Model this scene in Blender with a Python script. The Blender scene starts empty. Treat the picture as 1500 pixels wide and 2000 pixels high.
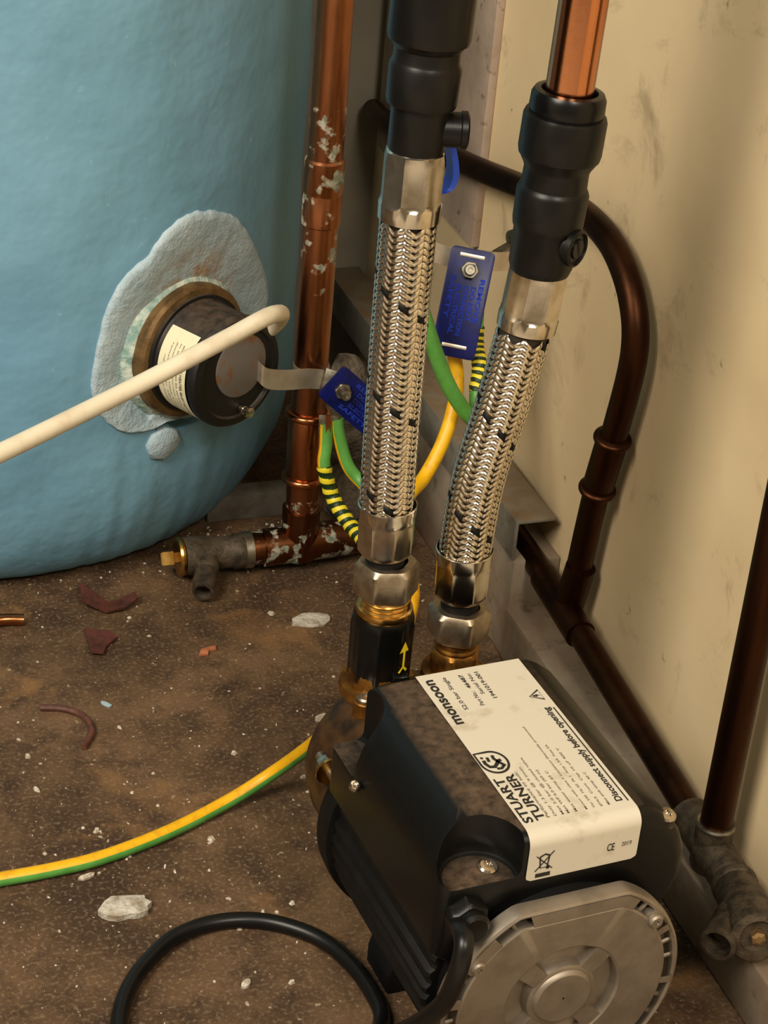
import bpy, bmesh, math, random
from mathutils import Vector, Matrix, noise
random.seed(7)
PI = math.pi
S = bpy.context.scene
COL = S.collection

# ------------------------------------------------------------------ camera
cam_d = bpy.data.cameras.new('camera'); cam = bpy.data.objects.new('camera', cam_d); COL.objects.link(cam)
pitch, roll, yaw = math.radians(30), math.radians(5.2), math.radians(21.5)
hd = Vector((math.sin(yaw), math.cos(yaw), 0)); rt = Vector((math.cos(yaw), -math.sin(yaw), 0)); up = Vector((0, 0, 1))
Fw = hd*math.cos(pitch) - up*math.sin(pitch); Uw = hd*math.sin(pitch) + up*math.cos(pitch)
Rr = rt*math.cos(roll) + Uw*math.sin(roll); Ur = -rt*math.sin(roll) + Uw*math.cos(roll)
M = Matrix((Rr, Ur, -Fw)).transposed().to_4x4(); M.translation = Vector((0, 0, .73))
cam.matrix_world = M
cam_d.sensor_fit = 'VERTICAL'; cam_d.sensor_height = 24; cam_d.sensor_width = 18; cam_d.lens = 48; cam_d.clip_start = .01
S.camera = cam

# ------------------------------------------------------------------ world, lights, exposure
W = bpy.data.worlds.new('world'); S.world = W; W.use_nodes = True
W.node_tree.nodes['Background'].inputs[0].default_value = (1.0, .86, .66, 1)
W.node_tree.nodes['Background'].inputs[1].default_value = .07
def area(name, loc, target, size, power, col):
    d = bpy.data.lights.new(name, 'AREA'); d.shape = 'DISK'; d.size = size; d.energy = power; d.color = col
    o = bpy.data.objects.new(name, d); COL.objects.link(o); o.location = loc
    o.rotation_euler = (Vector(target) - Vector(loc)).to_track_quat('-Z', 'Y').to_euler()
area('landing_ceiling_lamp', (-.85, .10, 1.55), (.25, .85, .1), .85, 27, (1, .91, .77))
area('room_ceiling_lamp', (.30, -.85, 1.80), (.30, .7, .1), .55, 16, (1, .90, .75))
S.view_settings.view_transform = 'Standard'; S.view_settings.look = 'None'
S.view_settings.gamma = 1; S.view_settings.use_curve_mapping = False
S.view_settings.exposure = 0.62

# ------------------------------------------------------------------ materials
def srgb(r, g, b):
    f = lambda c: (c/255/12.92) if c/255 <= .04045 else ((c/255+.055)/1.055)**2.4
    return (f(r), f(g), f(b), 1)
class NT:
    def __init__(s, name):
        s.m = bpy.data.materials.new(name); s.m.use_nodes = True; s.t = s.m.node_tree
        s.b = s.t.nodes['Principled BSDF']; s.tc = s.t.nodes.new('ShaderNodeTexCoord').outputs['Object']
    def n(s, typ, **kw):
        nd = s.t.nodes.new(typ)
        for k, v in kw.items():
            if hasattr(nd, k): setattr(nd, k, v)
            else: nd.inputs[k.replace('_', ' ')].default_value = v
        return nd
    def link(s, a, b): s.t.links.new(a, b)
    def noise(s, scale, detail=4, rough=.6, dist=0, vec=None):
        nd = s.n('ShaderNodeTexNoise'); nd.inputs['Scale'].default_value = scale; nd.inputs['Detail'].default_value = detail
        nd.inputs['Roughness'].default_value = rough; nd.inputs['Distortion'].default_value = dist
        s.link(vec or s.tc, nd.inputs['Vector']); return nd.outputs['Fac']
    def ramp(s, fac, a, b, interp='LINEAR'):
        nd = s.n('ShaderNodeMapRange'); nd.clamp = True
        nd.inputs['From Min'].default_value = a; nd.inputs['From Max'].default_value = b
        s.link(fac, nd.inputs['Value']); return nd.outputs['Result']
    def mix(s, fac, a, b):
        nd = s.n('ShaderNodeMix', data_type='RGBA')
        if isinstance(fac, (int, float)): nd.inputs['Factor'].default_value = fac
        else: s.link(fac, nd.inputs['Factor'])
        for v, k in ((a, 'A'), (b, 'B')):
            i = [x for x in nd.inputs if x.name == k and x.type == 'RGBA'][0]
            if isinstance(v, tuple): i.default_value = v
            else: s.link(v, i)
        return [x for x in nd.outputs if x.type == 'RGBA'][0]
    def math(s, op, a, b=None):
        nd = s.n('ShaderNodeMath', operation=op)
        for i, v in enumerate((a, b)):
            if v is None: continue
            if isinstance(v, (int, float)): nd.inputs[i].default_value = v
            else: s.link(v, nd.inputs[i])
        return nd.outputs[0]
    def color(s, c):
        if isinstance(c, tuple): s.b.inputs['Base Color'].default_value = c
        else: s.link(c, s.b.inputs['Base Color'])
    def pbr(s, rough=.5, metal=0, spec=None):
        for v, k in ((rough, 'Roughness'), (metal, 'Metallic')):
            if isinstance(v, (int, float)): s.b.inputs[k].default_value = v
            else: s.link(v, s.b.inputs[k])
        if spec is not None: s.b.inputs['Specular IOR Level'].default_value = spec
    def bump(s, h, strength=.3, dist=.001):
        nd = s.n('ShaderNodeBump'); nd.inputs['Strength'].default_value = strength; nd.inputs['Distance'].default_value = dist
        s.link(h, nd.inputs['Height']); s.link(nd.outputs[0], s.b.inputs['Normal'])
    def xyz(s):
        nd = s.n('ShaderNodeSeparateXYZ'); s.link(s.tc, nd.inputs[0]); return nd.outputs
MT = {}
def simple(name, c1, c2=None, scale=80, rough=.5, metal=0, lo=.4, hi=.65, bump=0, bscale=300, bdist=.0006, spec=None):
    m = NT(name)
    if c2: m.color(m.mix(m.ramp(m.noise(scale), lo, hi), c1, c2))
    else: m.color(c1)
    m.pbr(rough, metal, spec)
    if bump: m.bump(m.noise(bscale, 3), bump, bdist)
    MT[name] = m.m; return m
simple('black_plastic', srgb(11, 11, 10), srgb(17, 16, 15), 60, .36, bump=.12, bscale=900, bdist=.0003, spec=.28)
simple('black_gloss', srgb(8, 8, 8), srgb(12, 12, 11), 60, .28, spec=.3)
simple('black_matt', srgb(10, 9, 8), srgb(17, 15, 12), 90, .6, spec=.2)
simple('rubber', srgb(7, 7, 7), None, rough=.6, spec=.25)
simple('cable_black', srgb(11, 11, 11), srgb(17, 16, 14), 60, .36, spec=.35)
simple('chrome', srgb(214, 206, 192), srgb(188, 178, 162), 120, .18, 1)
simple('steel', srgb(196, 190, 178), srgb(150, 142, 128), 200, .28, 1)
simple('nickel', srgb(186, 172, 150), srgb(158, 142, 118), 160, .42, 1, bump=.1, bscale=1200)
simple('zinc', srgb(170, 165, 150), srgb(120, 114, 100), 140, .42, 1)
simple('tin_strap', srgb(226, 218, 202), srgb(206, 192, 172), 60, .38, .8)
simple('braid', srgb(232, 225, 212), srgb(206, 196, 178), 220, .17, 1)
simple('braid_core', srgb(52, 46, 38), None, rough=.6, metal=.5)
simple('silver_cast', srgb(158, 148, 134), srgb(142, 132, 118), 70, .5, .85, bump=.15, bscale=1500, bdist=.0003)
simple('brass', srgb(168, 118, 52), srgb(92, 60, 26), 90, .46, .9, .35, .65)
simple('brass_dark', srgb(96, 66, 34), srgb(48, 33, 18), 80, .55, .6, .35, .65, bump=.3, bscale=400)
simple('brass_bright', srgb(214, 172, 96), srgb(180, 132, 62), 120, .25, 1)
simple('brass_dull', srgb(132, 104, 66), srgb(92, 70, 42), 90, .55, .6, bump=.3, bscale=500)
simple('gunmetal', srgb(88, 76, 60), srgb(52, 44, 34), 130, .62, .45, bump=.5, bscale=420, bdist=.0012)
simple('verdigris', srgb(118, 150, 142), srgb(200, 208, 196), 110, .8, bump=.8, bscale=260, bdist=.002)
simple('label_white', srgb(196, 189, 172), srgb(160, 146, 120), 55, .42, .0, .56, .78)
simple('ink', srgb(28, 25, 22), None, rough=.6)
simple('ink_soft', srgb(96, 82, 64), None, rough=.6)
simple('paper', srgb(232, 224, 190), srgb(206, 192, 140), 60, .6, 0, .55, .75)
simple('tag_blue', srgb(10, 20, 92), srgb(7, 13, 62), 90, .36, 0, spec=.3)
simple('tag_emboss', srgb(26, 52, 168), None, rough=.14)
simple('tie_blue', srgb(24, 70, 190), None, rough=.45)
simple('wire_green', srgb(92, 158, 70), srgb(76, 138, 56), 60, .45)
simple('wire_dark_green', srgb(16, 44, 8), None, rough=.5)
simple('wire_yellow', srgb(232, 176, 14), srgb(206, 146, 12), 150, .45, 0, .5, .75)
simple('tape_yellow', srgb(226, 206, 40), None, rough=.45)
simple('arrow_yellow', srgb(236, 210, 30), None, rough=.5)
simple('cable_cream', srgb(226, 214, 188), srgb(206, 190, 160), 60, .5, 0, .5, .8)
simple('plaster', srgb(196, 190, 176), srgb(140, 126, 106), 120, .9, bump=.6, bscale=400, bdist=.002)
simple('crumbs', srgb(206, 198, 182), srgb(150, 134, 110), 300, .9)
simple('blue_flake', srgb(150, 172, 178), None, rough=.8)
simple('shard', srgb(84, 40, 28), srgb(58, 26, 18), 120, .7, bump=.3)
simple('chip_orange', srgb(176, 108, 70), srgb(140, 80, 50), 200, .8)
simple('offcut', srgb(96, 58, 44), srgb(70, 40, 30), 200, .6)
simple('rubble', srgb(128, 116, 98), srgb(70, 60, 48), 60, .95, bump=.9, bscale=180, bdist=.004)
simple('grey_board', srgb(112, 106, 96), srgb(84, 76, 64), 40, .85, bump=.3, bscale=200)
simple('bounce_carpet', srgb(196, 184, 166), srgb(170, 157, 138), 200, .95)  # pale tone of the unseen floor added for reflections
simple('bounce_paint', srgb(222, 210, 188), None, rough=.8)  # cream tone of the unseen walls added for warm bounce
simple('alcove', srgb(72, 68, 60), None, rough=.9)

def copper(name, base, dark, rough=.24, stains=None, tarn=.5, scale=35):
    m = NT(name)
    st = m.n('ShaderNodeMapping'); st.inputs['Scale'].default_value = (1, 1, .18); m.link(m.tc, st.inputs['Vector'])
    c = m.mix(m.ramp(m.noise(scale, 5, .65, 0, st.outputs[0]), tarn-.14, tarn+.2), base, dark)
    r = rough; me = 1
    if stains:
        z = m.xyz()[2]
        band = None
        for lo, hi, wd in stains:
            a = m.math('MULTIPLY', m.ramp(z, lo-wd, lo), m.ramp(z, hi+wd, hi))
            band = a if band is None else m.math('MAXIMUM', band, a)
        blot = m.ramp(m.math('MULTIPLY', m.noise(95, 3, .55), band), .55, .61)
        grey = m.mix(m.ramp(m.noise(260, 4), .4, .62), srgb(172, 166, 150), srgb(104, 118, 100))
        c = m.mix(blot, c, grey); r = m.ramp(blot, -0.6, 1.4); me = m.math('SUBTRACT', 1, m.math('MULTIPLY', blot, .75))
    m.color(c); m.pbr(r if not isinstance(r, float) else r, me)
    m.bump(m.noise(240, 3), .06, .0006)
    MT[name] = m.m
copper('copper_bright', srgb(208, 140, 98), srgb(168, 98, 58), .17, None, .58)
copper('copper_old', srgb(178, 116, 78), srgb(112, 70, 46), .27, [(.205, .33, .012), (-.05, .055, .01)], .5)
copper('copper_fitting', srgb(194, 124, 80), srgb(134, 80, 48), .24, None, .52)
copper('copper_brown', srgb(88, 54, 35), srgb(44, 28, 19), .42, None, .42, 22)
copper('copper_rust', srgb(128, 80, 50), srgb(68, 48, 34), .55, [(-.05, .036, .008)], .48)

# floor: dirty brown hardboard with dust, stains and pale specks
m = NT('floor_board')
c = m.mix(m.ramp(m.noise(9, 6, .7, .4), .36, .66), srgb(64, 46, 31), srgb(112, 86, 60))
c = m.mix(m.ramp(m.noise(38, 5, .7), .46, .72), c, srgb(52, 37, 26))
c = m.mix(m.math('MULTIPLY', m.ramp(m.noise(14, 3, .6, .8), .6, .74), .7), c, srgb(142, 104, 62))
c = m.mix(m.math('MULTIPLY', m.ramp(m.noise(420, 2, .5), .52, .72), .55), c, srgb(132, 112, 88))
c = m.mix(m.math('MULTIPLY', m.ramp(m.noise(160, 3, .6), .67, .72), .8), c, srgb(170, 152, 124))
m.color(c); m.pbr(.68, 0, .3); m.bump(m.noise(300, 5, .7), .5, .0012); MT['floor_board'] = m.m
# right wall: cream painted board with scuffs
m = NT('wall_cream')
c = m.mix(m.ramp(m.noise(5, 4, .55), .35, .7), srgb(222, 199, 158), srgb(200, 176, 136))
c = m.mix(m.math('MULTIPLY', m.ramp(m.noise(16, 6, .75, .6), .57, .75), .6), c, srgb(136, 116, 86))
c = m.mix(m.math('MULTIPLY', m.ramp(m.noise(70, 4, .6), .69, .75), .6), c, srgb(108, 84, 54))
m.color(c); m.pbr(.5, 0, .4); m.bump(m.noise(60, 4), .12, .0015); MT['wall_cream'] = m.m
m = NT('batten_paint')
c = m.mix(m.ramp(m.noise(14, 5, .65), .35, .7), srgb(176, 156, 138), srgb(140, 122, 106))
c = m.mix(m.math('MULTIPLY', m.ramp(m.noise(90, 4, .6), .62, .7), .7), c, srgb(84, 68, 54))
m.color(c); m.pbr(.7); m.bump(m.noise(150, 4), .3, .001); MT['batten_paint'] = m.m
m = NT('wall_grey')
c = m.mix(m.ramp(m.noise(7, 4), .35, .7), srgb(136, 128, 112), srgb(108, 100, 86))
m.color(c); m.pbr(.85); m.bump(m.noise(90, 4), .2, .001); MT['wall_grey'] = m.m
m = NT('skirting_paint')
c = m.mix(m.ramp(m.noise(11, 5, .65), .35, .68), srgb(142, 130, 112), srgb(104, 82, 60))
c = m.mix(m.math('MULTIPLY', m.ramp(m.noise(60, 4, .7), .58, .72), .7), c, srgb(76, 58, 42))
m.color(c); m.pbr(.75); m.bump(m.noise(150, 4), .3, .001); MT['skirting_paint'] = m.m
m = NT('angle_metal')
c = m.mix(m.ramp(m.noise(40, 5, .7), .35, .7), srgb(136, 130, 116), srgb(96, 90, 80))
nn = m.n('ShaderNodeNewGeometry'); sx = m.n('ShaderNodeSeparateXYZ'); m.link(nn.outputs['Normal'], sx.inputs[0])
c = m.mix(m.math('MULTIPLY', m.ramp(sx.outputs[2], .4, .9), m.ramp(m.noise(60, 5, .7), .25, .6)), c, srgb(118, 98, 72))
m.color(c); m.pbr(.6, .25); m.bump(m.noise(160, 4), .25, .001); MT['angle_metal'] = m.m
# tank foam: pale blue lumpy spray foam
m = NT('foam_blue')
c = m.mix(m.ramp(m.noise(6, 4), .3, .7), srgb(100, 146, 172), srgb(117, 161, 184))
c = m.mix(m.math('MULTIPLY', m.ramp(m.noise(150, 3), .68, .78), .35), c, srgb(176, 206, 214))
m.color(c); m.pbr(.5, 0, .4); m.bump(m.noise(60, 2.5, .5), .4, .003); MT['foam_blue'] = m.m
m = NT('foam_cut')
c = m.mix(m.ramp(m.noise(38, 5, .65), .35, .7), srgb(176, 194, 202), srgb(146, 170, 182))
pos = m.n('ShaderNodeVectorMath', operation='DISTANCE'); m.link(m.tc, pos.inputs[0]); pos.inputs[1].default_value = (.308, 1.13, .190)
c = m.mix(m.math('MULTIPLY', m.ramp(pos.outputs['Value'], .05, .018), m.ramp(m.noise(75, 5, .7), .42, .62)), c, srgb(156, 116, 62))
m.color(c); m.pbr(.8); m.bump(m.noise(130, 5, .7), .8, .003); MT['foam_cut'] = m.m
# dusty pump lid: black plastic with brown dust lying on its upward faces
m = NT('lid_plastic')
nn = m.n('ShaderNodeNewGeometry'); sx = m.n('ShaderNodeSeparateXYZ'); m.link(nn.outputs['Normal'], sx.inputs[0])
d = m.math('MULTIPLY', m.ramp(sx.outputs[2], .955, .999), m.ramp(m.noise(170, 5, .7), .25, .75))
c = m.mix(d, srgb(10, 10, 9), srgb(96, 78, 61))
m.color(c); m.pbr(m.math('ADD', m.math('MULTIPLY', d, .4), .36), 0, .28); m.bump(m.noise(900, 3), .15, .0003); MT['lid_plastic'] = m.m
m = NT('heater_cap')
nn = m.n('ShaderNodeNewGeometry'); sx = m.n('ShaderNodeSeparateXYZ'); m.link(nn.outputs['Normal'], sx.inputs[0])
d = m.math('MULTIPLY', m.ramp(sx.outputs[2], .3, 1), m.ramp(m.noise(120, 5, .7), .3, .75))
m.color(m.mix(d, srgb(17, 16, 15), srgb(92, 76, 62))); m.pbr(.5); MT['heater_cap'] = m.m
m = NT('cap_disc')
m.color(m.mix(m.ramp(m.noise(90, 5, .7), .5, .68), srgb(124, 119, 116), srgb(138, 92, 54))); m.pbr(.6, .3); MT['cap_disc'] = m.m

# ------------------------------------------------------------------ mesh builder
V = Vector
class MB:
    def __init__(s): s.v = []; s.f = []; s.mi = []
    def add(s, vs, fs, mi=0):
        o = len(s.v); s.v += [V(p) for p in vs]; s.f += [tuple(i+o for i in f) for f in fs]
        s.mi += [mi]*len(fs) if isinstance(mi, int) else mi
        return s
    def grid(s, rows, closed=True, mi=None):
        n = len(rows[0]); o = len(s.v); s.v += [V(p) for r in rows for p in r]
        for i in range(len(rows)-1):
            for j in range(n if closed else n-1):
                k = (j+1) % n
                s.f.append((o+i*n+j, o+i*n+k, o+(i+1)*n+k, o+(i+1)*n+j)); s.mi.append(mi(i, j) if mi else 0)
        return o
    def tube(s, path, r, n=16, cap=True, mi=None):
        rows = []
        for i, (p, t, u, w) in enumerate(frames(path)):
            rr = r[i] if isinstance(r, (list, tuple)) else r
            rows.append([p + (u*math.cos(2*PI*k/n) + w*math.sin(2*PI*k/n))*rr for k in range(n)])
        o = s.grid(rows, True, mi)
        if cap:
            s.f.append(tuple(range(o+n-1, o-1, -1))); s.mi.append(0)
            e = o+(len(rows)-1)*n; s.f.append(tuple(range(e, e+n))); s.mi.append(0)
        return s
    def rev(s, prof, org, axis=(0, 0, 1), n=40, mod=None, cap=True, ref=None, ph=0):
        a = V(axis).normalized(); u = (V(ref) if ref else a.orthogonal()); u = (u - a*u.dot(a)).normalized(); w = a.cross(u); org = V(org)
        rows = []
        for i, (r, t) in enumerate(prof):
            row = []
            for k in range(n):
                th = 2*PI*k/n + ph; rr = r*(mod(th, i) if mod else 1)
                row.append(org + a*t + (u*math.cos(th) + w*math.sin(th))*rr)
            rows.append(row)
        o = s.grid(rows)
        if cap:
            s.f.append(tuple(range(o+n-1, o-1, -1))); s.mi.append(0)
            e = o+(len(rows)-1)*n; s.f.append(tuple(range(e, e+n))); s.mi.append(0)
        return s
    def box(s, lo, hi, bevel=0, xf=None):
        bm = bmesh.new(); bmesh.ops.create_cube(bm, size=1)
        lo, hi = V(lo), V(hi)
        for v in bm.verts: v.co = V([(lo[i]+hi[i])/2 + v.co[i]*(hi[i]-lo[i]) for i in range(3)])
        if bevel: bmesh.ops.bevel(bm, geom=bm.edges[:], offset=bevel, segments=2, affect='EDGES', profile=.5)
        s.bm(bm, xf); return s
    def bm(s, bm, xf=None):
        bm.verts.index_update(); 
        s.add([(xf @ v.co if xf else v.co) for v in bm.verts], [[v.index for v in f.verts] for f in bm.faces]); bm.free()
    def prism(s, poly, O, U, Vv, th, bevel=0):
        O, U, Vv = V(O), V(U).normalized(), V(Vv).normalized(); N = U.cross(Vv)
        bm = bmesh.new(); vs = [bm.verts.new(O+U*a+Vv*b) for a, b in poly]; f = bm.faces.new(vs)
        e = bmesh.ops.extrude_face_region(bm, geom=[f]); bmesh.ops.translate(bm, verts=[x for x in e['geom'] if isinstance(x, bmesh.types.BMVert)], vec=N*th)
        bmesh.ops.recalc_face_normals(bm, faces=bm.faces[:])
        if bevel: bmesh.ops.bevel(bm, geom=bm.edges[:], offset=bevel, segments=2, affect='EDGES', profile=.5)
        s.bm(bm); return s
    def xform(s, X): s.v = [X @ v for v in s.v]; return s
    def build(s, name, mats, parent=None, sharp=35, kind=None, label=None):
        me = bpy.data.meshes.new(name); me.from_pydata([tuple(v) for v in s.v], [], s.f); 
        mats = mats if isinstance(mats, (list, tuple)) else [mats]
        for k in mats: me.materials.append(MT[k])
        if len(mats) > 1: me.polygons.foreach_set('material_index', s.mi)
        me.polygons.foreach_set('use_smooth', [True]*len(me.polygons)); me.update()
        b = bmesh.new(); b.from_mesh(me); bmesh.ops.recalc_face_normals(b, faces=b.faces[:]); b.to_mesh(me); b.free()
        me.set_sharp_from_angle(angle=math.radians(sharp))
        o = bpy.data.objects.new(name, me); COL.objects.link(o)
        if parent:
            o.parent = parent
            p = parent; off = V((0, 0, 0))
            while p: off += p.location if p.type == 'EMPTY' else V((0, 0, 0)); p = p.parent
            if parent.type == 'EMPTY': o.matrix_parent_inverse = Matrix.Translation(-off)
        if kind: o['kind'] = kind
        if label: o['label'] = label
        return o
def frames(path):
    P = [V(p) for p in path]; n = len(P); out = []
    T = [((P[min(i+1, n-1)] - P[max(i-1, 0)]).normalized()) for i in range(n)]
    u = T[0].orthogonal().normalized()
    # start frame from a fixed reference so that stripes are placed predictably
    ref = V((0, 0, 1)) if abs(T[0].z) < .8 else V((0, -1, 0))
    u = (ref - T[0]*ref.dot(T[0])).normalized()
    for i in range(n):
        u = (u - T[i]*u.dot(T[i])).normalized(); out.append((P[i], T[i], u.copy(), T[i].cross(u)))
    return out
def smooth(pts, per=8):
    P = [V(p) for p in pts]; P = [P[0]*2-P[1]] + P + [P[-1]*2-P[-2]]; out = []
    for i in range(1, len(P)-2):
        a, b, c, d = P[i-1:i+3]
        for k in range(per):
            t = k/per
            out.append(.5*((2*b) + (c-a)*t + (2*a-5*b+4*c-d)*t*t + (3*b-a-3*c+d)*t**3))
    out.append(P[-2]); return out
def tag(o, label, cat, group=None):
    o['label'] = label; o['category'] = cat
    if group: o['group'] = group
    return o
def thing(name, loc, label, cat, group=None):
    o = bpy.data.objects.new(name, None); COL.objects.link(o); o.location = loc; o.empty_display_size = .02
    return tag(o, label, cat, group)
def struct(mb, name, mat):
    o = mb.build(name, mat); o['kind'] = 'structure'; return o
def ngon(n, amt=1.0):
    def f(th):
        a = (th % (2*PI/n)) - PI/n
        return 1 + amt*(math.cos(PI/n)/math.cos(a) - 1)
    return f
def hexnut(mb, org, axis, af, h, hole, ref=None, ph=0):
    """chamfered hexagon nut; af across flats"""
    R = af/2/math.cos(PI/6); hx = ngon(6)
    prof = [(hole, 0), (af/2*.97, 0), (R, h*.13), (R, h*.87), (af/2*.97, h), (hole, h)]
    am = [0, 0, 1, 1, 0, 0]
    def mod(th, i): return hx(th-ph) if am[i] else min(1, hx(th-ph)*1.08)
    mb.rev(prof, org, axis, 48, mod, cap=False, ref=ref, ph=ph); return mb
def text2d(s, bold=0.0):
    cu = bpy.data.curves.new('t', 'FONT'); cu.body = s; cu.size = 1; cu.offset = bold; cu.resolution_u = 3
    o = bpy.data.objects.new('t', cu); COL.objects.link(o)
    dg = bpy.context.evaluated_depsgraph_get(); me = bpy.data.meshes.new_from_object(o.evaluated_get(dg))
    vs = [(v.co.x, v.co.y) for v in me.vertices]; fs = [tuple(p.vertices) for p in me.polygons]
    bpy.data.objects.remove(o); bpy.data.curves.remove(cu); bpy.data.meshes.remove(me)
    return vs, fs
def text(mb, s, fmap, u0, u1, v0, v1, bold=.0):
    vs, fs = text2d(s, bold)
    if not vs: return
    a = min(x for x, y in vs); b = max(x for x, y in vs); c = min(y for x, y in vs); d = max(y for x, y in vs)
    mb.add([fmap(u0+(x-a)/(b-a)*(u1-u0), v0+(y-c)/(d-c)*(v1-v0)) for x, y in vs], fs)
def stroke(mb, pts, w, fmap, closed=False):
    P = [V((a, b)) for a, b in pts]; n = len(P); L = []; R_ = []
    for i in range(n):
        a = P[(i-1) % n] if closed or i else P[0]; b = P[(i+1) % n] if closed or i < n-1 else P[-1]
        t = (b-a).normalized(); q = V((-t.y, t.x))*w/2
        L.append(fmap(*(P[i]+q))); R_.append(fmap(*(P[i]-q)))
    fs = [(i, (i+1) % n, n+(i+1) % n, n+i) for i in range(n if closed else n-1)]
    mb.add(L+R_, fs)

# ================================================================== setting
WX = .510      # right wall plane
f = MB(); nx, ny = 60, 70
f.box((-.7, .45, -.02), (.56, 1.75, 0)); struct(f, 'floor', 'floor_board')
f = MB(); f.box((-1.6, -1.9, -.02), (1.6, .45, -.001)); struct(f, 'floor_added_bounce', 'bounce_carpet')  # unseen pale floor, added so the hoses and ferrules reflect something bright
f = MB(); f.box((-1.6, -1.95, 0), (1.6, -1.9, 2.3)); struct(f, 'wall_added_front', 'bounce_paint')  # unseen wall behind the camera, added for warm bounce and reflections
f = MB(); f.box((-1.65, -1.9, 0), (-1.6, .45, 2.3)); struct(f, 'wall_added_left', 'bounce_paint')  # unseen side wall, likewise added to bounce light into the cupboard
w = MB(); w.box((WX, .15, 0), (WX+.03, 1.379, 1.1)); struct(w, 'wall_right', 'wall_cream')
w = MB(); w.box((.432, 1.379, 0), (WX+.03, 1.70, 1.1)); struct(w, 'wall_back', 'wall_grey')
w = MB(); w.box((-.7, 1.70, 0), (WX+.03, 1.73, 1.1)); struct(w, 'wall_alcove', 'alcove')
w = MB(); w.box((WX-.006, 1.166, .205), (WX, 1.36, 1.1), .001); struct(w, 'trim_1', 'batten_paint')
w = MB(); w.box((.477, .15, 0), (WX, .988, .037), .002); w.box((.478, .985, 0), (WX, 1.225, .072), .002); struct(w, 'baseboard_right', 'skirting_paint')
w = MB(); w.box((.336, 1.186, 0), (.400, 1.204, .019), .001); struct(w, 'baseboard_back', 'grey_board')

# steel angle running along the wall over the pipe
a = MB()
a.prism([(0, 0), (.025, 0), (.025, .0022), (.0022, .0022), (.0022, .0)][:0] or [(.477, .1), (.5035, .1), (.5035, .0978), (.4792, .0978), (.4792, .0722), (.477, .0722)], (0, .9875, 0), (1, 0, 0), (0, 0, 1), -.390, .0004)
o = a.build('steel_angle', 'angle_metal'); tag(o, 'dusty grey steel angle running along the foot of the cream wall', 'angle bar')
def lump(name, c, r, mat, label, cat, seed, group=None, flat=1):
    b = MB(); bm = bmesh.new(); bmesh.ops.create_icosphere(bm, subdivisions=3, radius=1)
    for v in bm.verts:
        k = 1 + .35*noise.noise(v.co*1.6 + V((seed, seed*2, 0))) + .12*noise.noise(v.co*5 + V((0, seed, 3)))
        v.co = V((v.co.x*r[0]*k, v.co.y*r[1]*k, v.co.z*r[2]*k))
    zmin = min(v.co.z for v in bm.verts)
    for v in bm.verts: v.co += V(c); v.co.z = v.co.z if flat != 0 else v.co.z
    b.bm(bm); return tag(b.build(name, mat, sharp=60), label, cat, group)
lump('rubble_lump', (.447, 1.235, .045), (.022, .02, .05), 'rubble', 'pale grey rubble lump under the far end of the steel angle', 'rubble', 3)
lump('rubble_lump', (.432, 1.17, .022), (.016, .018, .024), 'rubble', 'small crusty rubble lump behind the striped earth wire', 'rubble', 8)

# ================================================================== hot water cylinder
TX, TY, TR = .200, 1.330, .225
OUT = [(-57.9, .2528), (-62.9, .256), (-67.4, .25), (-71.5, .235), (-75.5, .2229), (-78.4, .203), (-80.0, .1766), (-80.6, .1526), (-78.7, .1317), (-75.0, .1189), (-70.3, .1157), (-66.5, .1185), (-61, .116), (-52, .120), (-45, .140), (-42.3, .1661), (-43.0, .189), (-47.1, .2162), (-52.0, .2396)]
HA, HZ = -63.0, .158
def su(ang): return math.radians(ang-HA)*TR
OP = [(su(a), z-HZ) for a, z in OUT]
def inpoly(x, y, P):
    c = False
    for i in range(len(P)):
        (x1, y1), (x2, y2) = P[i], P[i-1]
        if (y1 > y) != (y2 > y) and x < (x2-x1)*(y-y1)/(y2-y1)+x1: c = not c
    return c
OPs = [(x*.92, y*.92) for x, y in OP]; OPb = [(x*1.12, y*1.12) for x, y in OP]
tank = thing('hot_water_cylinder', (TX, TY, 0), 'large pale blue foam-covered hot water cylinder standing on the floor', 'water cylinder')
b = MB(); rows = []
prof = []
for i in range(13):
    t = i/12*PI/2; prof.append((TR-.045+.045*math.sin(t), .095-.095*math.cos(t)))
zz = .098
while zz < .95: prof.append((TR, zz)); zz += .005 if zz < .28 else .012
prof.append((TR, .95)); angs = [(-180+i) for i in range(360)]
angs = []
x = -180.0
while x < 179.9: angs.append(x); x += 1.0 if -95 < x < -20 else 3.0
for r, z in prof:
    row = []
    for an in angs:
        t = math.radians(an); p = V((math.cos(t), math.sin(t), 0))
        q = V((p.x*TR, p.y*TR, z))
        d = .0022*noise.noise(q*11) + .0013*noise.noise(q*27+V((3, 1, 4)))
        if z < .16: d += .0022*(1-z/.16)*noise.noise(V((an*.35, z*6, 2)))
        x, y = su(an), z-HZ
        if inpoly(x, y, OPb): d *= .2
        if inpoly(x, y, OPs) or math.hypot(x, y) < .046: d = -.016
        row.append(V((TX, TY, z)) + p*(r+d))
    rows.append(row)
o0 = b.grid(rows)
n = len(angs); b.f.append(tuple(range(o0+n-1, o0-1, -1))); b.mi.append(0)
e = o0+(len(rows)-1)*n; b.f.append(tuple(range(e, e+n))); b.mi.append(0)
b.build('foam_jacket', 'foam_blue', tank, 50)
def tsurf(x, y, off):
    an = math.radians(HA) + x/TR; return V((TX+(TR+off)*math.cos(an), TY+(TR+off)*math.sin(an), HZ+y))
b = MB(); N = 150; rows = []; L = len(OP); HR = .037
outer = []
Lp = smooth([V((p[0], p[1], 0)) for p in OP+[OP[0]]], 8)[:-1]
for p in Lp: outer.append((p.x*(1+.02*noise.noise(p*160)), p.y*(1+.02*noise.noise(p*160+V((1, 2, 3))))))
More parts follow.
